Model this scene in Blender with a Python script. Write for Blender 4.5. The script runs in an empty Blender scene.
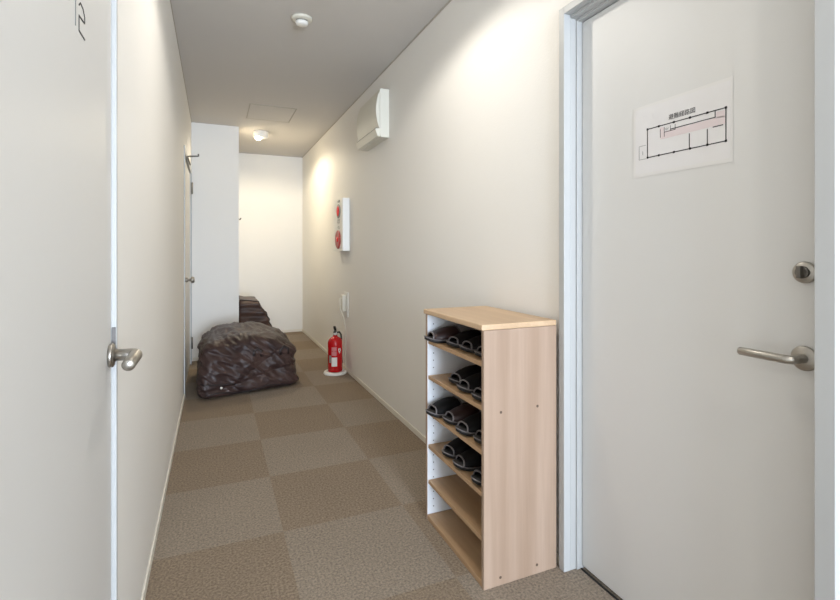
import bpy, bmesh, math, random
from mathutils import Vector, Matrix, noise
random.seed(7)
S = bpy.context.scene
C = S.collection
PI = math.pi

# ------------------------------------------------------------------ materials
def srgb(r, g, b):
    f = lambda v: (v/255/12.92) if v/255 <= 0.04045 else ((v/255+0.055)/1.055)**2.4
    return (f(r), f(g), f(b), 1)

def mat(name, col, rough=0.6, metal=0.0, bump=0.0, bscale=200.0, var=0.0, vscale=8.0, spec=0.5, emit=None, estr=0.0):
    m = bpy.data.materials.new(name); m.use_nodes = True
    nt = m.node_tree; b = nt.nodes['Principled BSDF']
    b.inputs['Base Color'].default_value = col
    b.inputs['Roughness'].default_value = rough
    b.inputs['Metallic'].default_value = metal
    b.inputs['Specular IOR Level'].default_value = spec
    tc = nt.nodes.new('ShaderNodeTexCoord')
    if var > 0:
        n = nt.nodes.new('ShaderNodeTexNoise'); n.inputs['Scale'].default_value = vscale; n.inputs['Detail'].default_value = 4
        nt.links.new(tc.outputs['Object'], n.inputs['Vector'])
        mx = nt.nodes.new('ShaderNodeMix'); mx.data_type = 'RGBA'
        mx.inputs['A'].default_value = tuple(c*(1-var) for c in col[:3]) + (1,)
        mx.inputs['B'].default_value = tuple(min(1, c*(1+var)) for c in col[:3]) + (1,)
        nt.links.new(n.outputs['Fac'], mx.inputs['Factor'])
        nt.links.new(mx.outputs['Result'], b.inputs['Base Color'])
    if bump > 0:
        n2 = nt.nodes.new('ShaderNodeTexNoise'); n2.inputs['Scale'].default_value = bscale; n2.inputs['Detail'].default_value = 3
        nt.links.new(tc.outputs['Object'], n2.inputs['Vector'])
        bp = nt.nodes.new('ShaderNodeBump'); bp.inputs['Strength'].default_value = bump; bp.inputs['Distance'].default_value = 0.002
        nt.links.new(n2.outputs['Fac'], bp.inputs['Height']); nt.links.new(bp.outputs['Normal'], b.inputs['Normal'])
    if emit:
        b.inputs['Emission Color'].default_value = emit; b.inputs['Emission Strength'].default_value = estr
    return m

M = {}
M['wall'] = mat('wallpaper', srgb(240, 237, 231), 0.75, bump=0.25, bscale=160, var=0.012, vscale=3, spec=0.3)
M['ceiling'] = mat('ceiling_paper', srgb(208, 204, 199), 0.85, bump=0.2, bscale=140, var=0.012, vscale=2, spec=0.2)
M['door'] = mat('door_laminate', srgb(217, 215, 211), 0.5, bump=0.04, bscale=60, var=0.01, vscale=2)
M['frame'] = mat('frame_paint', srgb(184, 184, 182), 0.45)
M['base'] = mat('baseboard_vinyl', srgb(232, 227, 214), 0.5)
M['seam'] = mat('seam_shadow_caulk', srgb(182, 174, 162), 0.8)
M['dark'] = mat('dark_gap', srgb(40, 38, 36), 0.8)
M['steel'] = mat('satin_nickel', srgb(172, 167, 159), 0.36, 1.0, bump=0.05, bscale=400)
M['steel_dark'] = mat('dark_nickel', srgb(120, 116, 110), 0.4, 0.9)
M['white_lam'] = mat('white_laminate', srgb(238, 240, 243), 0.4)
M['plastic'] = mat('white_plastic', srgb(240, 238, 232), 0.4)
M['plastic2'] = mat('ivory_plastic', srgb(226, 222, 208), 0.45)
M['slot'] = mat('grey_slot', srgb(150, 145, 135), 0.6)
M['grey_text'] = mat('grey_lettering', srgb(120, 122, 118), 0.6)
M['plate_grey'] = mat('plate_grey', srgb(104, 100, 97), 0.5, 0.2)
M['grey_dark'] = mat('grey_dark', srgb(70, 68, 68), 0.6)
M['black'] = mat('black_ink', srgb(32, 30, 30), 0.6)
M['pink'] = mat('pink_ink', srgb(222, 208, 207), 0.7)
M['paper'] = mat('paper', srgb(225, 222, 220), 0.6)
M['tape'] = mat('clear_film', srgb(224, 221, 217), 0.3)
M['red'] = mat('red_enamel', srgb(200, 18, 26), 0.25)
M['redlamp'] = mat('red_lamp', srgb(190, 20, 30), 0.2, emit=srgb(200, 10, 25), estr=0.25)
M['redbtn'] = mat('faded_red_plate', srgb(178, 70, 66), 0.4)
M['rubber'] = mat('black_rubber', srgb(26, 25, 26), 0.55)
M['slip'] = mat('black_slipper', srgb(14, 12, 13), 0.7, spec=.25, bump=0.1, bscale=300)
M['slip_sole'] = mat('slipper_insole', srgb(22, 20, 20), 0.6)
M['slip_edge'] = mat('grey_piping', srgb(112, 106, 106), 0.4)
M['slip_brown'] = mat('brown_slipper', srgb(48, 30, 28), 0.5)
M['peg'] = mat('peg_shadow', srgb(110, 108, 108), 0.6)
M['screwcap'] = mat('screw_cap', srgb(96, 76, 62), 0.4)
M['glow'] = mat('warm_glow', srgb(255, 246, 225), 0.4, emit=srgb(255, 238, 205), estr=14)
M['bagpiping'] = mat('bag_piping', srgb(34, 24, 24), 0.5)

def nylon(name, c1, c2):
    m = bpy.data.materials.new(name); m.use_nodes = True
    nt = m.node_tree; b = nt.nodes['Principled BSDF']
    tc = nt.nodes.new('ShaderNodeTexCoord'); n = nt.nodes.new('ShaderNodeTexNoise')
    n.inputs['Scale'].default_value = 5; n.inputs['Detail'].default_value = 6; n.inputs['Distortion'].default_value = 0.8
    nt.links.new(tc.outputs['Object'], n.inputs['Vector'])
    r = nt.nodes.new('ShaderNodeValToRGB'); r.color_ramp.elements[0].position = .35; r.color_ramp.elements[1].position = .7
    r.color_ramp.elements[0].color = c1; r.color_ramp.elements[1].color = c2
    nt.links.new(n.outputs['Fac'], r.inputs['Fac']); nt.links.new(r.outputs['Color'], b.inputs['Base Color'])
    b.inputs['Roughness'].default_value = 0.42
    b.inputs['Specular IOR Level'].default_value = 0.32
    n2 = nt.nodes.new('ShaderNodeTexNoise'); n2.inputs['Scale'].default_value = 22; n2.inputs['Detail'].default_value = 5; n2.inputs['Distortion'].default_value = 1.2
    nt.links.new(tc.outputs['Object'], n2.inputs['Vector'])
    bp = nt.nodes.new('ShaderNodeBump'); bp.inputs['Strength'].default_value = 0.3; bp.inputs['Distance'].default_value = 0.012
    nt.links.new(n2.outputs['Fac'], bp.inputs['Height']); nt.links.new(bp.outputs['Normal'], b.inputs['Normal'])
    return m
M['nylon'] = nylon('brown_nylon', srgb(50, 36, 34), srgb(74, 56, 51))
M['nylon2'] = nylon('brown_nylon_bundle', srgb(58, 43, 38), srgb(92, 71, 62))

def wood(name, light, darkc, axis='Z', rough=0.45):
    m = bpy.data.materials.new(name); m.use_nodes = True
    nt = m.node_tree; b = nt.nodes['Principled BSDF']; b.inputs['Roughness'].default_value = rough
    tc = nt.nodes.new('ShaderNodeTexCoord'); mp = nt.nodes.new('ShaderNodeMapping')
    sc = {'Z': (14, 14, .6), 'Y': (14, .6, 14), 'X': (.6, 14, 14)}[axis]
    mp.inputs['Scale'].default_value = sc
    nt.links.new(tc.outputs['Object'], mp.inputs['Vector'])
    n = nt.nodes.new('ShaderNodeTexNoise'); n.inputs['Scale'].default_value = 1.0; n.inputs['Detail'].default_value = 3
    nt.links.new(mp.outputs['Vector'], n.inputs['Vector'])
    r = nt.nodes.new('ShaderNodeValToRGB'); r.color_ramp.elements[0].position = .35; r.color_ramp.elements[1].position = .66
    r.color_ramp.elements[0].color = darkc; r.color_ramp.elements[1].color = light
    nt.links.new(n.outputs['Fac'], r.inputs['Fac'])
    mp2 = nt.nodes.new('ShaderNodeMapping'); mp2.inputs['Scale'].default_value = tuple(v*9 for v in sc)
    nt.links.new(tc.outputs['Object'], mp2.inputs['Vector'])
    n2 = nt.nodes.new('ShaderNodeTexNoise'); n2.inputs['Scale'].default_value = 1.0; n2.inputs['Detail'].default_value = 3
    nt.links.new(mp2.outputs['Vector'], n2.inputs['Vector'])
    mr = nt.nodes.new('ShaderNodeMapRange'); mr.inputs['To Min'].default_value = .9; mr.inputs['To Max'].default_value = 1.07
    nt.links.new(n2.outputs['Fac'], mr.inputs['Value'])
    mx = nt.nodes.new('ShaderNodeMix'); mx.data_type = 'RGBA'; mx.blend_type = 'MULTIPLY'; mx.inputs['Factor'].default_value = 1
    nt.links.new(r.outputs['Color'], mx.inputs['A']); nt.links.new(mr.outputs['Result'], mx.inputs['B'])
    nt.links.new(mx.outputs['Result'], b.inputs['Base Color'])
    return m
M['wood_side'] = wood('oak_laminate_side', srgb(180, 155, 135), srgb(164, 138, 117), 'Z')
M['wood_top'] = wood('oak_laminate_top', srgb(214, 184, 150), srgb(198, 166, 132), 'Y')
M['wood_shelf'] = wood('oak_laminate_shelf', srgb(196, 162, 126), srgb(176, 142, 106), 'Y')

def carpet():
    m = bpy.data.materials.new('carpet_tiles'); m.use_nodes = True
    nt = m.node_tree; L = nt.links.new; b = nt.nodes['Principled BSDF']
    b.inputs['Roughness'].default_value = 0.95; b.inputs['Specular IOR Level'].default_value = 0.1
    tc = nt.nodes.new('ShaderNodeTexCoord')
    mp = nt.nodes.new('ShaderNodeMapping'); mp.inputs['Location'].default_value = (-.25+2, -.44+4, .25)
    L(tc.outputs['Object'], mp.inputs['Vector'])
    ck = nt.nodes.new('ShaderNodeTexChecker'); ck.inputs['Scale'].default_value = 2.0
    ck.inputs['Color1'].default_value = srgb(145, 129, 111); ck.inputs['Color2'].default_value = srgb(153, 140, 125)
    L(mp.outputs['Vector'], ck.inputs['Vector'])
    n = nt.nodes.new('ShaderNodeTexNoise'); n.inputs['Scale'].default_value = 120; n.inputs['Detail'].default_value = 5; n.inputs['Roughness'].default_value = .7
    L(tc.outputs['Object'], n.inputs['Vector'])
    mr = nt.nodes.new('ShaderNodeMapRange'); mr.inputs['From Min'].default_value = .35; mr.inputs['From Max'].default_value = .65
    mr.inputs['To Min'].default_value = .62; mr.inputs['To Max'].default_value = 1.32
    L(n.outputs['Fac'], mr.inputs['Value'])
    mx = nt.nodes.new('ShaderNodeMix'); mx.data_type = 'RGBA'; mx.blend_type = 'MULTIPLY'; mx.inputs['Factor'].default_value = 1
    L(ck.outputs['Color'], mx.inputs['A']); L(mr.outputs['Result'], mx.inputs['B'])
    nl = nt.nodes.new('ShaderNodeTexNoise'); nl.inputs['Scale'].default_value = 3.5; nl.inputs['Detail'].default_value = 3
    L(tc.outputs['Object'], nl.inputs['Vector'])
    mr2 = nt.nodes.new('ShaderNodeMapRange'); mr2.inputs['To Min'].default_value = .93; mr2.inputs['To Max'].default_value = 1.07
    L(nl.outputs['Fac'], mr2.inputs['Value'])
    mx2 = nt.nodes.new('ShaderNodeMix'); mx2.data_type = 'RGBA'; mx2.blend_type = 'MULTIPLY'; mx2.inputs['Factor'].default_value = 1
    L(mx.outputs['Result'], mx2.inputs['A']); L(mr2.outputs['Result'], mx2.inputs['B'])
    L(mx2.outputs['Result'], b.inputs['Base Color'])
    bp = nt.nodes.new('ShaderNodeBump'); bp.inputs['Strength'].default_value = 0.8; bp.inputs['Distance'].default_value = 0.004
    L(n.outputs['Fac'], bp.inputs['Height']); L(bp.outputs['Normal'], b.inputs['Normal'])
    return m
M['carpet'] = carpet()

# ------------------------------------------------------------------ helpers
def obj(name, bm, m, parent=None, smooth=False, bevel=0.0, seg=2):
    me = bpy.data.meshes.new(name)
    bmesh.ops.recalc_face_normals(bm, faces=bm.faces)
    if smooth:
        for f in bm.faces: f.smooth = True
    bm.to_mesh(me); bm.free()
    o = bpy.data.objects.new(name, me); C.objects.link(o)
    me.materials.append(m)
    if bevel > 0:
        md = o.modifiers.new('bevel', 'BEVEL'); md.width = bevel; md.segments = seg; md.limit_method = 'ANGLE'; md.angle_limit = math.radians(40)
        md.harden_normals = False
    if parent: o.parent = parent
    return o

def thing(name, label, cat, loc=(0, 0, 0), rotz=0, group=None):
    o = bpy.data.objects.new(name, None); C.objects.link(o); o.empty_display_size = .05
    o.location = loc; o.rotation_euler = (0, 0, rotz); o['label'] = label; o['category'] = cat
    if group: o['group'] = group
    return o
def tag(o, label, cat, group=None):
    o['label'] = label; o['category'] = cat
    if group: o['group'] = group
    return o
def struct(o, label=None, cat=None):
    o['kind'] = 'structure'
    if label: o['label'] = label
    if cat: o['category'] = cat
    return o

def bx(bm, x0, x1, y0, y1, z0, z1):
    v = [bm.verts.new(p) for p in ((x0,y0,z0),(x1,y0,z0),(x1,y1,z0),(x0,y1,z0),(x0,y0,z1),(x1,y0,z1),(x1,y1,z1),(x0,y1,z1))]
    for f in ((0,3,2,1),(4,5,6,7),(0,1,5,4),(1,2,6,5),(2,3,7,6),(3,0,4,7)): bm.faces.new([v[i] for i in f])
    return bm
def box(*a):
    return bx(bmesh.new(), *a)

def frame_of(t):
    t = t.normalized(); u = Vector((0, 0, 1)) if abs(t.z) < .95 else Vector((1, 0, 0))
    a = t.cross(u).normalized(); return a, t.cross(a).normalized()
def tube(bm, pts, r, n=12, rz=None, cap=True):
    """tube along pts; r is a number or list; rz optional second radius"""
    pts = [Vector(p) for p in pts]; rs = r if isinstance(r, (list, tuple)) else [r]*len(pts)
    rings = []; a = b = None
    for i, p in enumerate(pts):
        t = (pts[min(i+1, len(pts)-1)] - pts[max(i-1, 0)]).normalized()
        if a is None: a, b = frame_of(t)
        else:
            a = (a - t*a.dot(t)).normalized(); b = t.cross(a).normalized()
        k2 = (rz if rz is not None else rs[i])
        rings.append([bm.verts.new(p + a*math.cos(2*PI*k/n)*rs[i] + b*math.sin(2*PI*k/n)*k2) for k in range(n)])
    for i in range(len(rings)-1):
        for k in range(n): bm.faces.new((rings[i][k], rings[i][(k+1) % n], rings[i+1][(k+1) % n], rings[i+1][k]))
    if cap: bm.faces.new(rings[0][::-1]); bm.faces.new(rings[-1])
    return bm
def lathe(bm, prof, center=(0, 0, 0), axis='Z', n=32, sgn=1):
    """prof: list of (radius, height) along axis"""
    c = Vector(center); rings = []
    def P(r, h, k):
        a = 2*PI*k/n; u, v = r*math.cos(a), r*math.sin(a)
        if axis == 'Z': return c + Vector((u, v, h*sgn))
        if axis == 'X': return c + Vector((h*sgn, u, v))
        return c + Vector((u, h*sgn, v))
    for r, h in prof:
        if r < 1e-6: rings.append([bm.verts.new(P(0, h, 0))])
        else: rings.append([bm.verts.new(P(r, h, k)) for k in range(n)])
    for A, B in zip(rings, rings[1:]):
        for k in range(n):
            if len(A) == 1 and len(B) == 1: continue
            if len(A) == 1: bm.faces.new((A[0], B[k], B[(k+1) % n]))
            elif len(B) == 1: bm.faces.new((A[k], A[(k+1) % n], B[0]))
            else: bm.faces.new((A[k], A[(k+1) % n], B[(k+1) % n], B[k]))
    if len(rings[0]) > 1: bm.faces.new(rings[0][::-1])
    if len(rings[-1]) > 1: bm.faces.new(rings[-1])
    return bm
def prism_y(bm, prof, y0, y1):
    """prof: list of (x,z), extruded along Y"""
    A = [bm.verts.new((x, y0, z)) for x, z in prof]; B = [bm.verts.new((x, y1, z)) for x, z in prof]
    n = len(prof)
    for k in range(n): bm.faces.new((A[k], A[(k+1) % n], B[(k+1) % n], B[k]))
    bm.faces.new(A[::-1]); bm.faces.new(B)
    return bm
def text_mesh(body, size, m, mtx, name='lettering', parent=None, extrude=0.0002, spacing=1.0, line=1.0):
    cu = bpy.data.curves.new('t', 'FONT'); cu.body = body; cu.size = size; cu.extrude = extrude
    cu.align_x = 'CENTER'; cu.align_y = 'CENTER'; cu.space_character = spacing; cu.space_line = line; cu.resolution_u = 3
    to = bpy.data.objects.new('t', cu); C.objects.link(to)
    dg = bpy.context.evaluated_depsgraph_get(); dg.update()
    me = bpy.data.meshes.new_from_object(to.evaluated_get(dg))
    bpy.data.objects.remove(to); me.transform(mtx); me.materials.clear(); me.materials.append(m)
    o = bpy.data.objects.new(name, me); C.objects.link(o)
    if parent: o.parent = parent
    return o
def on_wall(side, x, y, z):
    """text transform: side 'R' = surface facing -X (reads toward smaller Y to the right), 'L' = facing +X"""
    if side == 'R': cols = (Vector((0, -1, 0)), Vector((0, 0, 1)), Vector((-1, 0, 0)))
    else: cols = (Vector((0, 1, 0)), Vector((0, 0, 1)), Vector((1, 0, 0)))
    m = Matrix.Identity(4)
    for i, c in enumerate(cols):
        for j in range(3): m[j][i] = c[j]
    m[0][3], m[1][3], m[2][3] = x, y, z
    return m

# ------------------------------------------------------------------ dimensions (metres)
XL, XR, ZC = -0.207, 1.115, 2.385
YB, YP, YF = -4.0, 5.30, 6.68       # back end, partition face, far wall
H = 1.10

# ------------------------------------------------------------------ room shell
struct(obj('floor', box(XL-.12, XR+.14, YB, YF+.1, -.06, 0), M['carpet']), 'brown and grey checkered carpet tile floor of the corridor', 'floor')
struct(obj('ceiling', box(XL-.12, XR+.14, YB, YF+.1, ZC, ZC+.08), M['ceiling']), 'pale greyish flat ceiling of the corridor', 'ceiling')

def wall_with_niche(name, xin, xout, niche, yb, yf, label):
    """niche list of (y0,y1,ztop,depth) cut into the room side"""
    bm = bmesh.new(); s = 1 if xout > xin else -1
    y = yb
    for (a, b, zt, d) in niche:
        bx(bm, *sorted((xin, xout)), y, a, 0, ZC)
        bx(bm, *sorted((xin, xout)), a, b, zt, ZC)
        bx(bm, *sorted((xin+s*d, xout)), a, b, 0, zt)
        y = b
    bx(bm, *sorted((xin, xout)), y, yf, 0, ZC)
    return struct(obj(name, bm, M['wall']), label, 'wall')

D1 = (0.46, 1.303, 1.98, .062)       # left door 1 niche
D2 = (4.02, 5.16, 1.86, .055)
wall_with_niche('wall_left', XL, XL-.12, [D1, D2], YB, YP, 'long cream wallpapered wall on the left of the corridor')
RY0, RY1, RZ, RX = 0.574, 1.309, 1.893, 1.172
wall_with_niche('wall_right', XR, XR+.14, [(RY0-.03, RY1+.03, RZ+.03, .105)], YB, YF, 'long cream wallpapered wall on the right of the corridor')
struct(obj('wall_partition', box(XL-.12, .236, YP, YF, 0, ZC), M['wall']), 'narrow bluish white wall end jutting out behind the big bag', 'wall')
struct(obj('wall_far', box(.236, XR+.14, YF, YF+.1, 0, ZC), M['wall']), 'plain cream wall closing the far end of the corridor', 'wall')
bm = bmesh.new()
bx(bm, XL-.12, XL+.05, YB-.1, YB, 0, ZC); bx(bm, XR-.05, XR+.14, YB-.1, YB, 0, ZC); bx(bm, XL+.05, XR-.05, YB-.1, YB, 2.2, ZC)
struct(obj('wall_back', bm, M['wall']), 'cream wall around the open entrance behind the camera', 'wall')

# skirting boards
def skirt(name, x0, x1, y0, y1, label):
    return struct(obj(name, box(x0, x1, y0, y1, 0, .034), M['base'], bevel=.002), label, 'skirting board')
skirt('baseboard_left', XL, XL+.007, D1[1]+.002, D2[0]-.035, 'thin cream skirting strip along the left wall')
skirt('baseboard_right', XR-.007, XR, RY1+.034, YF, 'thin cream skirting strip along the right wall')
skirt('baseboard_right.001', XR-.007, XR, YB, RY0-.042, 'thin cream skirting strip nearer than the right door')
skirt('baseboard_far', .238, XR-.008, YF-.007, YF, 'thin cream skirting strip along the far wall')
skirt('baseboard_partition', XL+.012, .236, YP-.007, YP, 'thin cream skirting strip on the jutting wall end')
struct(obj('trim_1', box(XR-.006, XR, YB, YF, ZC-.006, ZC), M['seam']), 'thin grey joint line where the right wall meets the ceiling', 'trim')
struct(obj('trim_2', box(XL, XL+.004, YB, YP, ZC-.005, ZC), M['seam']), 'thin grey joint line where the left wall meets the ceiling', 'trim')
struct(obj('trim_3', box(.24, XR-.006, YF-.005, YF, ZC-.005, ZC), M['seam']), 'thin grey joint line where the far wall meets the ceiling', 'trim')

# ------------------------------------------------------------------ lever handle builder
def lever(parent, x, y, z, s, ydir, neck, length, r=.010):
    """s = -1 projecting to -X, +1 to +X; lever runs along ydir"""
    h = obj('handle', lathe(bmesh.new(), [(0, 0), (.0245, 0), (.0265, .002), (.0265, .007), (.024, .0095), (0, .0095)], (x, y, z), 'X', 36, s), M['steel'], parent, True)
    md = h.modifiers.new('b', 'EDGE_SPLIT'); md.split_angle = math.radians(50)
    pts = [(x+s*.009, y, z), (x+s*(neck-.016), y, z)]
    for k in range(1, 6):
        a = k/5*PI/2
        pts.append((x+s*(neck-.016+.016*math.sin(a)), y+ydir*.016*(1-math.cos(a)), z))
    pts.append((x+s*neck, y+ydir*length*.5, z)); pts.append((x+s*neck, y+ydir*(length-.004), z)); pts.append((x+s*neck, y+ydir*length, z))
    rs = [r]*(len(pts)-1)+[r*.75]
    obj('lever', tube(bmesh.new(), pts, rs, 20), M['steel'], h, True)
    return h

# ------------------------------------------------------------------ door on the right (recessed, with casing and paper)
dr = bpy.data.objects.new('door_1', None); C.objects.link(dr); dr.location = (RX, RY0, 0)
struct(dr, 'white flush door on the right with lever handle and taped floor plan', 'door')
def P(o, root):                      # keep world position under a located root
    o.parent = root; o.matrix_parent_inverse = Matrix.Translation(root.location).inverted(); return o
P(obj('door_leaf', box(RX, RX+.036, RY0+.002, RY1-.003, .012, RZ-.003), M['door'], bevel=.0015), dr)
bm = bmesh.new()
xf = XR-.015
# far jamb: casing + stepped return
bx(bm, xf, XR+.012, RY1+.005, RY1+.032, 0, RZ+.043)
bx(bm, XR+.012, XR+.036, RY1+.005, RY1+.03, 0, RZ+.03)
bx(bm, XR+.036, RX+.04, RY1-.001, RY1+.03, 0, RZ+.03)
# near jamb
bx(bm, xf, XR+.012, RY0-.040, RY0-.004, 0, RZ+.043)
bx(bm, XR+.012, RX+.04, RY0-.028, RY0-.001, 0, RZ+.03)
# head
bx(bm, xf, XR+.012, RY0-.004, RY1+.005, RZ+.018, RZ+.043)
bx(bm, XR+.012, XR+.036, RY0-.001, RY1+.005, RZ+.008, RZ+.03)
bx(bm, XR+.036, RX+.04, RY0-.001, RY1-.001, RZ, RZ+.03)
P(obj('door_frame', bm, M['frame'], bevel=.0015), dr)
P(obj('leaf_gap_shade', box(RX-.007, RX-.001, RY0, RY1-.002, 0, .003), M['dark']), dr)  # no sill here: dark strip paints in the shaded gap under the leaf
h = lever(None, RX-.0005, .622, .869, -1, 1, .052, .110, .0095); P(h, dr)
b_ = bmesh.new(); lathe(b_, [(0, 0), (.0215, 0), (.0232, .002), (.0232, .007), (.021, .0095), (0, .0095)], (RX-.0005, .622, 1.054), 'X', 36, -1)
lk = obj('lock', b_, M['steel'], None, True); md = lk.modifiers.new('b', 'EDGE_SPLIT'); md.split_angle = math.radians(50); P(lk, dr)
b_ = bmesh.new(); lathe(b_, [(0, 0), (.013, 0), (.013, .008), (0, .008)], (RX-.010, .622, 1.054), 'X', 24, -1)
bx(b_, RX-.030, RX-.017, .6175, .6265, 1.042, 1.068)
obj('thumb_turn', b_, M['steel_dark'], lk, bevel=.001)

# evacuation plan taped on the right door
pl = thing('floor_plan_notice', 'white paper evacuation floor plan taped to the right door', 'notice', (RX-.0009, .925, 1.4))
def pm(name, rects, m, d, par):
    bm = bmesh.new()
    for (ya, yb, za, zb) in rects:
        bx(bm, -d-.0002, -d, ya-.925, yb-.925, za-1.4, zb-1.4)
    return obj(name, bm, m, par)
# cover film then sheet
pm('cover_film', [(.780, 1.084, 1.320, 1.530)], M['tape'], 0, pl)
sh_ = pm('sheet', [(.786, 1.076, 1.330, 1.522)], M['paper'], .0003, pl)
def ln(y0, z0, y1, z1, w=.0011):
    if abs(y0-y1) < 1e-6: return (y0-w, y0+w, min(z0, z1)-w, max(z0, z1)+w)
    return (min(y0, y1)-w, max(y0, y1)+w, z0-w, z0+w)
A0, A1, B0, B1 = .797, 1.032, 1.374, 1.457
L_ = [ln(A0, B0, A1, B0, .0013), ln(A0, B1, A1, B1, .0013), ln(A0, B0, A0, B1, .0013), ln(A1, B0, A1, B1, .0013),
      ln(.846, B0, .846, 1.414), ln(.897, B0, .897, 1.414), ln(.805, 1.416, .83, 1.416),
      ln(.988, 1.447, .988, 1.424, .0007), ln(.975, 1.424, .975, 1.450, .0007), ln(.955, 1.44, .868, 1.44), ln(.868, 1.44, .825, 1.44), ln(.825, 1.44, .825, B1),
      ln(.975, 1.436, .94, 1.436, .0007), ln(.94, 1.436, .94, 1.450, .0007), ln(.955, 1.436, .955, 1.450, .0006)]
for yy in (A0, .846, .895, .944, .993, A1):
    L_.append((yy-.003, yy+.003, B0-.003, B0+.003)); L_.append((yy-.003, yy+.003, B1-.003, B1+.003))
obj_lines = pm('plan_lines', L_, M['black'], .0010, pl)
pm('route_band', [(A0+.002, .988, 1.418, 1.438), (.80, .822, 1.436, 1.452), (.976, .99, 1.439, 1.452)], M['pink'], .0006, pl)
pm('legend_lines', [ln(1.038, 1.372, 1.062, 1.372, .0005), ln(1.038, 1.412, 1.062, 1.412, .0005), ln(1.062, 1.372, 1.062, 1.412, .0005), ln(1.049, 1.385, 1.049, 1.395, .0006)], M['grey_text'], .0010, pl)
text_mesh('避難経路図', .0165, M['grey_dark'], on_wall('R', -.0011, .920-.925, 1.473-1.4), 'title_lettering', pl, .0001)
text_mesh('EV', .009, M['grey_text'], on_wall('R', -.0011, .966-.925, 1.443-1.4), 'small_lettering', pl, .0001)

# ------------------------------------------------------------------ near left door
dl = bpy.data.objects.new('door_2', None); C.objects.link(dl); dl.location = (XL-.02, D1[0], 0)
struct(dl, 'white flush door at the left edge with dark number strokes and lever handle', 'door')
XD = XL-.009
P(obj('door_leaf', box(XD-.036, XD, D1[0]+.014, D1[1]-.016, .008, D1[2]-.016), M['door'], bevel=.0015), dl)
bm = bmesh.new()
bx(bm, XL-.06, XL+.001, D1[1]-.012, D1[1]-.0005, 0, D1[2]-.0005)
bx(bm, XL-.06, XL+.001, D1[0]+.0005, D1[0]+.012, 0, D1[2]-.0005)
bx(bm, XL-.06, XL+.001, D1[0]+.012, D1[1]-.012, D1[2]-.012, D1[2]-.0005)
P(obj('door_frame', bm, M['frame'], bevel=.001), dl)
P(obj('strike_plate', box(XL-.0085, XL-.0005, D1[1]-.0145, D1[1]-.0122, .852, .925), M['plate_grey'], bevel=.0005), dl)
h = lever(None, XD+.0005, 1.260, .866, 1, -1, .054, .120, .0130); P(h, dl)
# room number: thin strokes
def stroke(bm, pts, w, x, m=None):
    for (a, b) in zip(pts, pts[1:]):
        a = Vector((x, a[0], a[1])); b = Vector((x, b[0], b[1]))
        d = (b-a).normalized(); n = Vector((1, 0, 0)).cross(d)*w; e = d*w*.6
        q = [a-e-n, b+e-n, b+e+n, a-e+n]
        v0 = [bm.verts.new(p) for p in q]; v1 = [bm.verts.new(p+Vector((.0008, 0, 0))) for p in q]
        for k in range(4): bm.faces.new((v0[k], v0[(k+1) % 4], v1[(k+1) % 4], v1[k]))
        bm.faces.new(v0[::-1]); bm.faces.new(v1)
def digit2(y0, z0, w, hh):
    return [(y0, z0+hh*.83), (y0+w*.25, z0+hh*.97), (y0+w*.7, z0+hh*.93), (y0+w, z0+hh*.74), (y0+w, z0+hh*.55), (y0+w*.7, z0+hh*.52), (y0, z0+hh*.49), (y0, z0), (y0+w, z0)]
tex = []
for i, pts in enumerate(([(.926, 1.507), (.9365, 1.507)], [(.977, 1.483), (.977, 1.537)], digit2(1.0, 1.483, .040, .054))):
    bm = bmesh.new(); stroke(bm, pts, .0014, XD+.0002)
    o = obj('number_lettering', bm, M['grey_text'] if i == 1 else M['black']); P(o, dl)

# ------------------------------------------------------------------ far left door (seen edge on)
df = bpy.data.objects.new('door_3', None); C.objects.link(df); df.location = (XL-.02, D2[0], 0)
struct(df, 'white door far along the left wall seen almost edge on', 'door')
P(obj('door_leaf', box(XL-.05, XL-.008, D2[0]+.014, D2[1]-.016, .008, D2[2]-.016), M['door'], bevel=.0015), df)
bm = bmesh.new()
bx(bm, XL-.052, XL+.012, D2[0]-.03, D2[0]+.012, 0, D2[2]+.03)
bx(bm, XL-.052, XL+.012, D2[1]-.012, D2[1]+.03, 0, D2[2]+.03)
bx(bm, XL-.052, XL+.012, D2[0]+.012, D2[1]-.012, D2[2]-.012, D2[2]+.03)
# keep the casing clear of the wall body
bmesh.ops.delete(bm, geom=bm.verts[:], context='VERTS')
for (a, b, c, d) in ((D2[0]-.03, D2[0]+.012, 0, D2[2]+.03), (D2[1]-.012, D2[1]+.03, 0, D2[2]+.03), (D2[0]+.012, D2[1]-.012, D2[2]-.012, D2[2]+.03)):
    bx(bm, XL+.0005, XL+.008, a, b, c, d)
P(obj('door_frame', bm, M['frame'], bevel=.001), df)
for zz in (.235, 1.69):
    P(obj('hinge', tube(bmesh.new(), [(XL+.018, 4.99, zz-.055), (XL+.018, 4.99, zz+.055)], .007, 12), M['steel_dark'], None, True), df)
h = obj('handle', lathe(bmesh.new(), [(0, 0), (.02, 0), (.02, .02), (.01, .024), (.01, .04), (.024, .044), (.027, .058), (.02, .07), (0, .072)], (XL-.0075, 4.27, .868), 'X', 24, 1), M['steel'], None, True); P(h, df)
b_ = bmesh.new()
tube(b_, [(XL+.012, 4.25, 1.855), (XL+.085, 4.25, 1.862), (XL+.092, 4.25, 1.862), (XL+.092, 4.25, 1.88)], .006, 10)
tube(b_, [(XL+.012, 4.25, 1.85), (XL+.03, 4.32, 1.80)], .006, 10)
P(obj('closer_arm', b_, M['steel_dark'], None, True), df)

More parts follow.
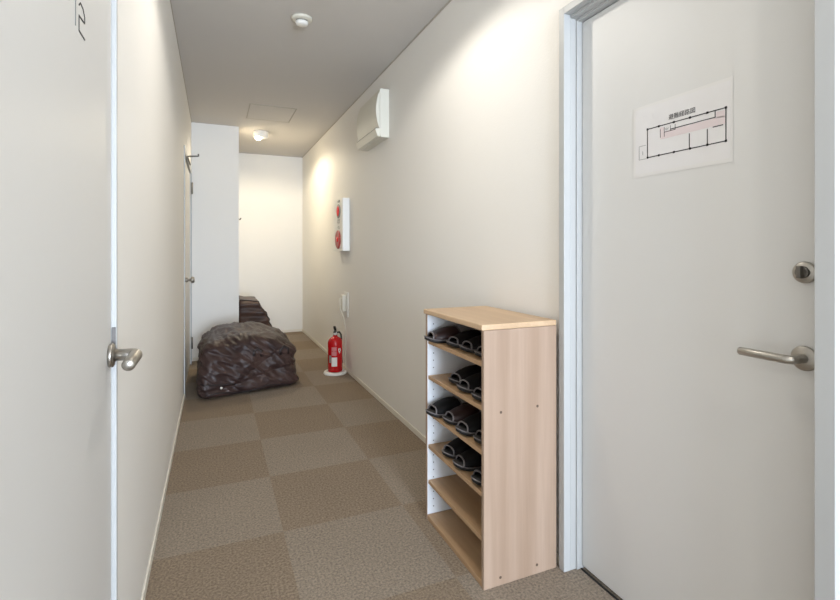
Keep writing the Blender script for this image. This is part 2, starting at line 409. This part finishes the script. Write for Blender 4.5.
# ------------------------------------------------------------------ small dark hook at the partition corner
b_ = bmesh.new()
lathe(b_, [(0, 0), (.012, 0), (.012, .003), (0, .003)], (.236, 5.33, 1.43), 'X', 16, 1)
tube(b_, [(.239, 5.33, 1.43), (.250, 5.33, 1.428), (.256, 5.33, 1.435), (.256, 5.33, 1.445)], .0055, 10)
tag(obj('coat_hook', b_, M['rubber'], None, True), 'tiny dark hook peeking past the corner of the jutting wall end', 'hook')

# ------------------------------------------------------------------ shoe rack
SX0, SX1, SY0, SY1, SZ = .803, 1.094, 1.347, 1.812, .861
rk = thing('shoe_rack', 'open oak laminate shoe rack holding black slippers beside the right door', 'shoe rack', ((SX0+SX1)/2, (SY0+SY1)/2, 0))
def R(o): o.parent = rk; o.matrix_parent_inverse = Matrix.Translation(rk.location).inverted(); return o
T = .015
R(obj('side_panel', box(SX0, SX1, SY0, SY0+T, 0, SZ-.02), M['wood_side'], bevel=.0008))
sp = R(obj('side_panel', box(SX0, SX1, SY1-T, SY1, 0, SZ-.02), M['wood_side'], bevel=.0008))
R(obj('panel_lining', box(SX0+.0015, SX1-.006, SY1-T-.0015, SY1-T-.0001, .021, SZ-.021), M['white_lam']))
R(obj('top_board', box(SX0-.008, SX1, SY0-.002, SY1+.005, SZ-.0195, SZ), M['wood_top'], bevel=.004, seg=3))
R(obj('back_panel', box(SX1-.005, SX1, SY0+T+.0002, SY1-T-.0002, .0, SZ-.0205), M['wood_shelf']))
SHZ = [.735, .590, .445, .307, .162]
for z in SHZ:
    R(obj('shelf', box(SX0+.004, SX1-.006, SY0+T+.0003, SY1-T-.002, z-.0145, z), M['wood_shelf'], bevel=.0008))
R(obj('bottom_board', box(SX0+.002, SX1-.006, SY0+T+.0003, SY1-T-.002, .0, .018), M['wood_shelf'], bevel=.0008))
for (x, z) in ((.868, .569), (1.014, .571), (.866, .026), (1.012, .030)):
    R(obj('screw_cap', lathe(bmesh.new(), [(0, 0), (.0048, 0), (.0048, .0008), (0, .0008)], (x, SY0+.0002, z), 'Y', 16, -1), M['screwcap']))
for k in range(26):
    z = .05+k*.03
    if min(abs(z-(s-.007)) for s in SHZ) < .012: continue
    for x in (SX0+.028, SX1-.05):
        R(obj('peg_hole', lathe(bmesh.new(), [(0, 0), (.0026, 0), (.0026, .0004), (0, .0004)], (x, SY1-T-.0015, z), 'Y', 10, -1), M['peg']))

# ------------------------------------------------------------------ slippers
def slipper_meshes():
    """toe points to -X, origin under the middle of the sole"""
    Ln, W = .262, .094
    N = 26
    def half(u):     # half width at u in 0(toe)..1(heel)
        toe = math.sqrt(max(0, 1-((.32-u)/.32)**2)) if u < .32 else 1
        heel = math.sqrt(max(0, 1-((u-.82)/.18)**2)) if u > .82 else 1
        waist = 1-.20*math.exp(-((u-.62)/.17)**2)-.06*max(0, u-.5)
        return W/2*toe*heel*waist
    def x(u): return -Ln/2+Ln*u
    def zb(u): return .006*max(0, 1-u/.18)**2*2    # toe spring
    us = [.5-.5*math.cos(PI*k/N) for k in range(N+1)]
    out = [(u, half(u)) for u in us]
    ring = [(x(u), h, zb(u)) for u, h in out] + [(x(u), -h, zb(u)) for u, h in out[-2:0:-1]]
    # sole
    bm = bmesh.new()
    lay = []
    for (dz, k) in ((0, .93), (.003, 1), (.013, 1.0), (.016, .95)):
        lay.append([bm.verts.new((px*(.985 if k < 1 else 1), py*k, pz+dz)) for px, py, pz in ring])
    n = len(ring)
    for A, B in zip(lay, lay[1:]):
        for k in range(n): bm.faces.new((A[k], A[(k+1) % n], B[(k+1) % n], B[k]))
    bm.faces.new(lay[0][::-1]); bm.faces.new(lay[-1])
    sole = bm
    # grey welt around the sole
    bm = bmesh.new()
    pts = [Vector((px*1.004, py*1.02, pz+.0145)) for px, py, pz in ring]; pts.append(pts[0])
    tube(bm, pts, .0022, 6, cap=False)
    welt = bm
    # vamp: arched upper with an open toe
    bm = bmesh.new()
    K, J = 14, 12; rows = []
    for j in range(J+1):
        t = j/J
        row = []
        for k in range(K+1):
            a = PI*k/K; c = math.cos(a)
            u = .115+(.50-.115)*t + (.06*(1-math.sin(a)) if t > .5 else 0)*(t-.5)*2*1.0 - .02*(1-t)*(1-math.sin(a))
            hgt = (.026+.026*math.sin(min(1, t*1.15)*PI/2))
            w = half(u)*1.02
            row.append((x(u), w*math.copysign(abs(c)**.75, c), zb(u)+.013+hgt*math.sin(a)**.8))
        rows.append(row)
    V = [[bm.verts.new(p) for p in r] for r in rows]
    for A, B in zip(V, V[1:]):
        for k in range(K): bm.faces.new((A[k], A[k+1], B[k+1], B[k]))
    vamp = bm
    bm = bmesh.new()
    tube(bm, rows[0], .0030, 8)
    pip = bm, tube(bmesh.new(), rows[-1], .0026, 8)
    return sole, welt, vamp, pip
sole, welt, vamp, pip = slipper_meshes()
GR = 'slippers on the shoe rack'
s0 = thing('slipper', 'x', 'slipper', group=GR)
a_ = obj('sole', sole, M['slip_sole'], s0, True); obj('welt', welt, M['slip_edge'], a_, True)
v_ = obj('vamp', vamp, M['slip'], s0, True); md = v_.modifiers.new('s', 'SOLIDIFY'); md.thickness = .003; md.offset = -1
obj('toe_piping', pip[0], M['slip_edge'], v_, True); obj('instep_piping', pip[1], M['slip_edge'], v_, True)
SLP = [ # shelf index, y, x offset, yaw, roll, label
 (0, 1.742, -.036, -.10, 0, 'black slipper with brown toe jutting out at the far end of the highest shelf', 1),
 (0, 1.628, .000, .04, 0, 'black slipper second from the white inner panel on the highest shelf', 0),
 (0, 1.522, .004, -.02, 0, 'black slipper third from the white inner panel on the highest shelf', 0),
 (0, 1.418, .006, .00, 0, 'dark slipper tucked against the near oak panel on the highest shelf', 0),
 (1, 1.640, .014, .06, 0, 'black slipper farthest from the door on the second shelf down', 0),
 (1, 1.530, -.002, -.04, 0, 'black slipper in the middle of three on the second shelf down', 0),
 (1, 1.424, -.004, .02, 0, 'black slipper tucked behind the near oak panel on the second shelf down', 0),
 (2, 1.736, -.038, .04, 0, 'black slipper jutting out farthest left on the third shelf down', 0),
 (2, 1.628, -.012, -.05, 0, 'black slipper with brownish opening second from left on the third shelf down', 1),
 (2, 1.522, -.016, .03, 0, 'black slipper with wide grey edged opening third from left on the third shelf down', 0),
 (2, 1.416, .000, .00, 0, 'dark slipper nearest the oak side panel on the third shelf down', 0),
 (3, 1.668, -.004, .12, 0, 'dark slipper farthest left on the fourth shelf down', 0),
 (3, 1.548, -.008, -.06, 0, 'dark slipper in the middle of the fourth shelf down', 0),
 (3, 1.424, -.006, .02, 0, 'dark slipper with grey edged toe by the near panel on the fourth shelf down', 0),
]
def clone(o, parent=None):
    c = o.copy(); C.objects.link(c)
    if parent: c.parent = parent
    return c
protos = [(o, [g for g in o.children]) for o in s0.children]
for i, (sh, y, dx, yaw, roll, lab, brown) in enumerate(SLP):
    if i == 0: t = s0; parts = [p for p, _ in protos]
    else:
        t = clone(s0); parts = []
        for p, gs in protos:
            c = clone(p, t); parts.append(c)
            for g in gs: clone(g, c)
    t.location = (SX0+.131+.006+dx, y, SHZ[sh]+.0008); t.rotation_euler = (0, 0, yaw)
    t.scale = (1, 1.0, .95 if sh else .9)
    t['label'] = lab
    for p in parts:
        if p.name.startswith('vamp'):
            p.material_slots[0].link = 'OBJECT'; p.material_slots[0].material = M['slip_brown'] if brown else M['slip']

# ------------------------------------------------------------------ big brown bag
def puffy(name, nx, ny, nz, shape):
    """closed box-topology grid surface mapped through shape(u,v,w) with u,v,w in -1..1"""
    bm = bmesh.new(); cache = {}
    def V(i, j, k):
        key = (i, j, k)
        if key not in cache:
            cache[key] = bm.verts.new(shape(2*i/nx-1, 2*j/ny-1, 2*k/nz-1))
        return cache[key]
    for i in range(nx):
        for j in range(ny):
            bm.faces.new((V(i, j, 0), V(i, j+1, 0), V(i+1, j+1, 0), V(i+1, j, 0)))
            bm.faces.new((V(i, j, nz), V(i+1, j, nz), V(i+1, j+1, nz), V(i, j+1, nz)))
    for i in range(nx):
        for k in range(nz):
            bm.faces.new((V(i, 0, k), V(i+1, 0, k), V(i+1, 0, k+1), V(i, 0, k+1)))
            bm.faces.new((V(i, ny, k), V(i, ny, k+1), V(i+1, ny, k+1), V(i+1, ny, k)))
    for j in range(ny):
        for k in range(nz):
            bm.faces.new((V(0, j, k), V(0, j, k+1), V(0, j+1, k+1), V(0, j+1, k)))
            bm.faces.new((V(nx, j, k), V(nx, j+1, k), V(nx, j+1, k+1), V(nx, j, k+1)))
    return bm
def ridge(v):                         # sharp crease profile
    return 1-abs(noise.noise(v))*2.2
def rbox(u, v, w, r):                 # rounded box direction
    p = Vector((u, v, w)); c = Vector([max(-1+r, min(1-r, q)) for q in p]); d = p-c
    return c + (d.normalized()*r if d.length > 1e-6 else d), (d.normalized() if d.length > 1e-6 else p.normalized())

def big_bag(u, v, w):
    p, n = rbox(u, v, w, .24)
    X, Y, Z = p
    W, D, Hh = .385, .46, .20
    # front face leans back towards the top, right end is a bit lower and rounder
    t = (Z+1)/2
    y = Y*D
    if Y < 0: y += .10*t**1.6*(-Y)
    x = X*W*(1-.03*t**3) + (-.004*t if X < 0 else -.02*t)
    top = 1+.13*math.cos(X*1.2-.05)*(.5+.5*math.cos(Y*1.1-.6)) - .26*max(0, X)**2 - .12*max(0, -X)**4
    z = (Z+1)*Hh*(top if Z > 0 else 1+(top-1)*t)
    q = Vector((x, y, z))
    # folds: tension lines running down to the right on the front, across on top
    sa, pa = x-.8*z, .8*x+z
    a = Vector((sa*2.2, y*2.2, pa*6.5))
    f1 = ridge(a*1.0+Vector((3.1, 0, 1.7)))
    f2 = ridge(Vector((sa*5, y*5, pa*17))+Vector((7, 2, 1)))
    f3 = noise.noise(Vector((x*4, y*4, z*4+5)))
    g = .3+.7*min(1, max(0, t*3))
    f4 = ridge(Vector((sa*9, y*9, pa*34)))
    d = g*(.018*(f1-.5)+.015*(f2-.5)+.008*(f4-.5)) + .012*f3*g
    # hem along the bottom and a horizontal seam groove on the front
    zs = .115 - .10*(x+.3)*0.0
    if Y < -.6: d -= .012*math.exp(-((z-(.115+.05*math.sin(x*5)))/.012)**2)
    # sag crease from the upper middle to the lower right
    if Y < -.3:
        s = (x-.02)+(z-.22)*1.15
        d -= .014*math.exp(-(s/.016)**2)*max(0, min(1, (z-.05)*8))
        s2 = (x+.02)-(z-.16)*1.6
        d -= .010*math.exp(-(s2/.014)**2)*max(0, min(1, (z-.05)*8))
    q += Vector((n.x, n.y, n.z*.8))*d
    q.z = max(q.z, .001)
    # skew: front bottom edge runs slightly away to the right
    q.y += (.24*(q.x+.385)-.075)*max(0, min(1, (.4-q.y)/.6))
    return q
bag = thing('duffel_bag', 'large rumpled dark brown nylon bag lying on the carpet', 'bag', (.272, 4.34, 0))
body = obj('bag_body', puffy('b', 70, 44, 46, big_bag), M['nylon'], bag, True)
md = body.modifiers.new('s', 'SUBSURF'); md.levels = 1; md.render_levels = 1
def front_pt(x, z, out=.0):           # nearest surface point on the front face
    best = None
    for i in range(-40, 41):
        u = i/40
        for k in range(-20, 21):
            p = big_bag(u, -1, k/20)
            dd = (p.x-x)**2+(p.z-z)**2
            if best is None or dd < best[0]: best = (dd, p)
    return best[1]+Vector((0, -out, 0))
seam = [front_pt(-.36+.7*t/16, .035+.012*math.sin(t*.7), .003) for t in range(17)]
obj('seam_piping', tube(bmesh.new(), seam, .0042, 8), M['bagpiping'], bag, True)
seam2 = [front_pt(-.37+.24*t/8, .125-.004*t, .003) for t in range(9)]
obj('pocket_flap', tube(bmesh.new(), seam2, .006, 8), M['bagpiping'], bag, True)
bp_ = front_pt(-.225, .083, .006)
obj('snap_button', lathe(bmesh.new(), [(0, 0), (.009, 0), (.009, .003), (.005, .006), (0, .006)], bp_, 'Y', 20, -1), M['plastic2'], bag, True)
for (hx, hz) in ((.045, .315), (.255, .30)):
    lp = [front_pt(hx-.028, hz-.035, .004), front_pt(hx-.03, hz, .008), front_pt(hx, hz+.022, .010), front_pt(hx+.03, hz, .008), front_pt(hx+.028, hz-.04, .004)]
    obj('strap_loop', tube(bmesh.new(), lp, .005, 8, rz=.012), M['bagpiping'], bag, True)

# ------------------------------------------------------------------ brown bundle behind the partition
def bundle(u, v, w):
    p, n = rbox(u, v, w, .16)
    X, Y, Z = p; t = (Z+1)/2
    Hh = .585
    # right flank slopes; two stepped tops
    xr = .42-.20*t**1.15
    x = .004+(X+1)/2*xr
    step = 1.0 if x < .205 else 1.0-.09*min(1, (x-.205)/.012)
    z = t*Hh*(1 if t < .7 else 1-(1-step)*(t-.7)/.3) - .05*(x/.2)*max(0, t-.6)
    y = Y*.28
    d = .008*math.sin(z*75+3*noise.noise(Vector((x*5, y*5, z*4)))) + .010*noise.noise(Vector((x*8, y*8, z*14)))
    q = Vector((x, y, z)) + Vector((max(0, n.x), n.y, n.z*.6))*d
    q.x = max(q.x, .003); q.z = max(q.z, .001)
    return q
bd = thing('cloth_bundle', 'folded brown nylon bundle standing behind the big bag', 'bag', (.238, 5.72, 0))
ob = obj('bundle_body', puffy('b2', 26, 26, 50, bundle), M['nylon2'], bd, True)
edge = [Vector(bundle(1, -.9, -1+2*k/18))+Vector((.002, -.004, 0)) for k in range(1, 19)]
obj('edge_binding', tube(bmesh.new(), edge, .006, 8), M['bagpiping'], bd, True)
edge = [Vector(bundle(-1+2*k/10, -.92, 1))+Vector((0, -.003, .002)) for k in range(0, 11)]
obj('top_binding', tube(bmesh.new(), edge, .005, 8), M['bagpiping'], bd, True)

# ------------------------------------------------------------------ fire extinguisher on its white stand
ex, ey = 1.002, 4.27
st = thing('extinguisher_stand', 'round white plastic stand under the fire extinguisher', 'stand', (ex, ey, 0))
obj('stand_base', lathe(bmesh.new(), [(0, 0), (.100, 0), (.104, .004), (.102, .012), (.096, .022), (.078, .026), (.074, .020), (0, .020)], (0, 0, 0), 'Z', 48), M['plastic'], st, True)
fe = thing('fire_extinguisher', 'small red fire extinguisher on a white stand by the right wall', 'fire extinguisher', (ex, ey, .0205))
r_ = .065
obj('cylinder', lathe(bmesh.new(), [(0, 0), (r_*.9, 0), (r_, .008), (r_, .255), (r_*.96, .272), (r_*.80, .292), (r_*.5, .306), (.020, .312), (.020, .325), (0, .325)], (0, 0, 0), 'Z', 40), M['red'], fe, True)
vl = obj('valve', lathe(bmesh.new(), [(0, .322), (.018, .322), (.018, .35), (.012, .355), (.012, .365), (0, .365)], (0, 0, 0), 'Z', 24), M['steel_dark'], fe, True)
b_ = bmesh.new()
bx(b_, -.055, .02, -.010, .010, .352, .362)
prism = [(-.060, .402), (-.054, .413), (.004, .382), (.016, .364), (.008, .360), (-.006, .368)]
prism_y(b_, prism, -.010, .010)
cl_ = obj('carry_lever', b_, M['rubber'], vl, bevel=.001); cl_.rotation_euler = (0, 0, math.radians(70))
obj('gauge', lathe(bmesh.new(), [(0, 0), (.016, 0), (.016, .008), (0, .008)], (-.005, -.018, .342), 'Y', 24, -1), M['plastic'], vl, True)
hz = [(.014, .0, .345), (.042, .018, .346), (.060, .028, .322), (.066, .034, .28), (.067, .036, .20), (.067, .036, .12)]
hs = obj('hose', tube(bmesh.new(), hz, .0075, 10), M['rubber'], fe, True)
obj('nozzle', tube(bmesh.new(), [(.067, .036, .12), (.068, .038, .06)], [.009, .014], 12), M['rubber'], hs, True)
def patch(a0, a1, z0, z1, m, name, par, off=.0008, n=14):
    bm = bmesh.new(); A = []; B = []
    for k in range(n+1):
        a = math.radians(a0+(a1-a0)*k/n)
        c = Vector((math.cos(a)*(r_+off), math.sin(a)*(r_+off), 0))
        A.append(bm.verts.new(c+Vector((0, 0, z0)))); B.append(bm.verts.new(c+Vector((0, 0, z1))))
    for k in range(n): bm.faces.new((A[k], A[k+1], B[k+1], B[k]))
    return obj(name, bm, m, par, True)
M['label_pink'] = mat('label_pink', srgb(214, 130, 132), 0.5)
patch(228, 272, .055, .135, M['plastic'], 'instruction_label', fe)
patch(228, 268, .150, .225, M['label_pink'], 'title_label', fe)
patch(205, 226, .085, .15, M['slot'], 'side_label', fe)
bm = bmesh.new()
hv = [bm.verts.new((math.cos(math.radians(a))*(r_+.001), math.sin(math.radians(a))*(r_+.001), z)) for a, z in ((292, .165), (304, .195), (302, .21), (297, .215), (292, .208), (287, .215), (282, .21), (280, .195))]
bm.faces.new(hv); obj('round_seal', bm, M['plastic'], fe)
bm = bmesh.new()
for zz in (.212, .200, .188, .172, .160): pass
def curved_text(s, z, size, ang, m):
    o = text_mesh(s, size, m, Matrix.Identity(4), 'lettering', fe, .0001)
    for v in o.data.vertices:
        a = math.radians(ang)+v.co.x/r_; zz = v.co.y; rr = r_+.0012+v.co.z
        v.co = Vector((math.cos(a)*rr, math.sin(a)*rr, z+zz))
    return o
curved_text('消火器', .188, .016, 248, M['red'])

# ------------------------------------------------------------------ fire alarm box on the right wall
ab = thing('fire_alarm_box', 'tall white alarm box with red lamp and red call point on the right wall', 'alarm box', (XR, 4.37, 1.10))
obj('housing', box(-.064, 0, -.175, .19, 0, .475), M['plastic'], ab, bevel=.006, seg=3)
lathe_l = obj('lamp', lathe(bmesh.new(), [(.052, 0), (.052, .004), (.046, .010), (.030, .016), (0, .018)], (-.065, -.03, .365), 'X', 32, -1), M['redlamp'], ab, True)
obj('lamp_ring', lathe(bmesh.new(), [(.064, 0), (.064, .006), (.050, .008)], (-.0643, -.03, .365), 'X', 32, -1), M['slot'], ab, True)
cp = obj('call_point', lathe(bmesh.new(), [(0, 0), (.085, 0), (.085, .008), (.074, .014), (.055, .010), (0, .010)], (-.0643, -.02, .105), 'X', 40, -1), M['redbtn'], ab, True)
obj('push_button', lathe(bmesh.new(), [(.022, 0), (.022, .006), (0, .008)], (-.0742, -.02, .105), 'X', 24, -1), M['redlamp'], cp, True)
text_mesh('非常', .050, M['grey_text'], on_wall('R', -.0648, -.03, .268), 'lettering', ab, .0002)
text_mesh('ベル', .042, M['grey_text'], on_wall('R', -.0648, -.03, .212), 'lettering', ab, .0002)
text_mesh('火災報知', .024, M['grey_text'], on_wall('R', -.0648, -.03, .452), 'lettering', ab, .0002)

# ------------------------------------------------------------------ wall ventilation unit
vu = thing('wall_vent_unit', 'white wall mounted ventilation unit high on the right wall', 'ventilation unit', (XR, 3.14, 1.885))
y1 = .50
prism_ = [(-.0005, 0), (-.0005, .335), (-.062, .335), (-.067, .325), (-.067, .02), (-.060, 0)]
obj('housing', prism_y(bmesh.new(), prism_, 0, y1), M['plastic2'], vu, bevel=.003)
cov = []
for k in range(13):
    t = k/12; cov.append((-.070-.024*math.sin(PI*t)**.8, .062+.25*t))
obj('front_cover', prism_y(bmesh.new(), cov+[(-.0675, .312), (-.0675, .062)], .004, y1-.004), M['plastic2'], vu, bevel=.0015)
obj('air_slot', box(-.0925, -.0675, .006, y1-.006, .0606, .0618), M['slot'], vu)
b_ = bmesh.new(); prism_y(b_, [(-.0675, .0605), (-.096, .056), (-.100, .050), (-.084, .006), (-.0675, .0)], .001, y1-.001)
obj('louvre', b_, M['plastic2'], vu, bevel=.001)
obj('lower_slot', box(-.0682, -.0672, .01, y1-.01, -.0+.0005, .0035), M['slot'], vu)

# ------------------------------------------------------------------ outlet with adapter and hanging cord
wo = thing('wall_outlet', 'small white wall outlet with plugged adapter and hanging cord above the extinguisher', 'outlet', (XR, 4.30, .50))
obj('cover_plate', box(-.010, -.0005, -.075, .06, 0, .225), M['plastic'], wo, bevel=.004)
obj('adapter', box(-.045, -.0105, -.02, .045, .05, .20), M['plastic2'], wo, bevel=.006)
pts = [(-.047, .01, .17), (-.062, .0, .16), (-.066, -.02, .10), (-.060, -.035, .05), (-.04, -.04, .0), (-.022, -.03, -.10), (-.016, -.02, -.25), (-.016, -.01, -.38), (-.014, 0, -.455)]
def smoothp(p, n=6):
    p = [Vector(q) for q in p]; out = []
    for i in range(len(p)-1):
        a = p[max(i-1, 0)]; b = p[i]; c = p[i+1]; d = p[min(i+2, len(p)-1)]
        for k in range(n):
            t = k/n
            out.append(.5*((2*b)+(c-a)*t+(2*a-5*b+4*c-d)*t*t+(3*b-a-3*c+d)*t**3))
    return out+[p[-1]]
obj('cord', tube(bmesh.new(), smoothp(pts), .0045, 8), M['plastic2'], wo, True)

# ------------------------------------------------------------------ ceiling things
sd = thing('smoke_detector', 'round white smoke detector on the ceiling', 'smoke detector', (.445, 2.69, ZC))
obj('mounting_base', lathe(bmesh.new(), [(0, -.0002), (.056, -.0002), (.056, .010), (.050, .014), (0, .014)], (0, 0, 0), 'Z', 40, -1), M['plastic2'], sd, True)
obj('sensor_ring', lathe(bmesh.new(), [(.032, .0145), (.030, .024), (0, .024)], (0, 0, 0), 'Z', 32, -1), M['slot'], sd, True)
obj('sensor_cap', lathe(bmesh.new(), [(.036, .0245), (.034, .034), (.024, .040), (0, .041)], (0, 0, 0), 'Z', 32, -1), M['plastic'], sd, True)

hx0, hx1, hy0, hy1 = .285, .69, 4.42, 4.92
bm = bmesh.new()
w = .008
bx(bm, hx0, hx1, hy0, hy0+w, ZC-.004, ZC-.0002); bx(bm, hx0, hx1, hy1-w, hy1, ZC-.004, ZC-.0002)
bx(bm, hx0, hx0+w, hy0+w, hy1-w, ZC-.004, ZC-.0002); bx(bm, hx1-w, hx1, hy0+w, hy1-w, ZC-.004, ZC-.0002)
ht = thing('access_hatch', 'square ceiling access hatch with a thin frame before the lit ceiling lamp', 'hatch', ((hx0+hx1)/2, (hy0+hy1)/2, ZC))
def HT(o): o.parent = ht; o.matrix_parent_inverse = Matrix.Translation(ht.location).inverted(); return o
HT(obj('hatch_frame', bm, mat('hatch_frame', srgb(176, 170, 158), .6)))
HT(obj('hatch_panel', box(hx0+w+.002, hx1-w-.002, hy0+w+.002, hy1-w-.002, ZC-.003, ZC-.0002), M['ceiling']))

def ceil_light(x, y, label, power, col, rad=.05, cone=172):
    t = thing('ceiling_light', label, 'ceiling light', (x, y, ZC), 0, 'round ceiling lights')
    obj('light_body', lathe(bmesh.new(), [(0, -.0002), (.074, -.0002), (.077, .006), (.077, .058), (.070, .066), (0, .067)], (0, 0, 0), 'Z', 40, -1), M['plastic'], t, True)
    obj('bulb', lathe(bmesh.new(), [(.030, .064), (.034, .074), (.030, .088), (.016, .096), (0, .098)], (-.030, -.030, 0), 'Z', 32, -1), M['glow'], t, True)
    ld = bpy.data.lights.new('lamp_glow', 'SPOT'); ld.spot_size = math.radians(cone); ld.spot_blend = .3; ld.energy = power; ld.color = col; ld.shadow_soft_size = rad
    lo = bpy.data.objects.new('lamp_glow', ld); C.objects.link(lo); lo.location = (x-.03, y-.03, ZC-.11)
    return t
WARM = (1.0, .86, .66)
ceil_light(.464, 5.43, 'round white ceiling light glowing warm near the far wall', 30, (1, .88, .66))
ceil_light(.50, 1.85, 'round white ceiling light in the middle of the corridor above the shoe rack', 16, (1, .95, .87), .03, 165)
ceil_light(.74, -.25, 'round white ceiling light above the nearest part of the corridor', 12, (1, .96, .91), .035, 160)

# ------------------------------------------------------------------ daylight from the open entrance behind the camera
ld = bpy.data.lights.new('entrance_daylight', 'AREA'); ld.shape = 'RECTANGLE'; ld.size = 1.1; ld.size_y = 1.9
ld.energy = 115; ld.color = (.72, .84, 1.0); ld.spread = math.radians(125)
lo = bpy.data.objects.new('entrance_daylight', ld); C.objects.link(lo)
lo.location = (.45, YB-.05, 1.15); lo.rotation_euler = (math.radians(90), 0, 0)   # faces +Y
w_ = bpy.data.worlds.new('sky'); S.world = w_; w_.use_nodes = True
bg = w_.node_tree.nodes['Background']; bg.inputs[0].default_value = (.70, .82, 1, 1); bg.inputs[1].default_value = 1.2

# ------------------------------------------------------------------ camera
F = 480.0; yaw = math.atan(206/F)
cam = bpy.data.cameras.new('camera'); co = bpy.data.objects.new('camera', cam); C.objects.link(co)
cam.sensor_fit = 'HORIZONTAL'; cam.sensor_width = 36; cam.lens = F/840*36
cam.shift_y = -49/840; cam.clip_start = .02
co.location = (0, 0, H); co.rotation_euler = (PI/2, 0, -yaw)
S.camera = co
S.view_settings.view_transform = 'Standard'
S.view_settings.look = 'None'
S.view_settings.exposure = 0.5
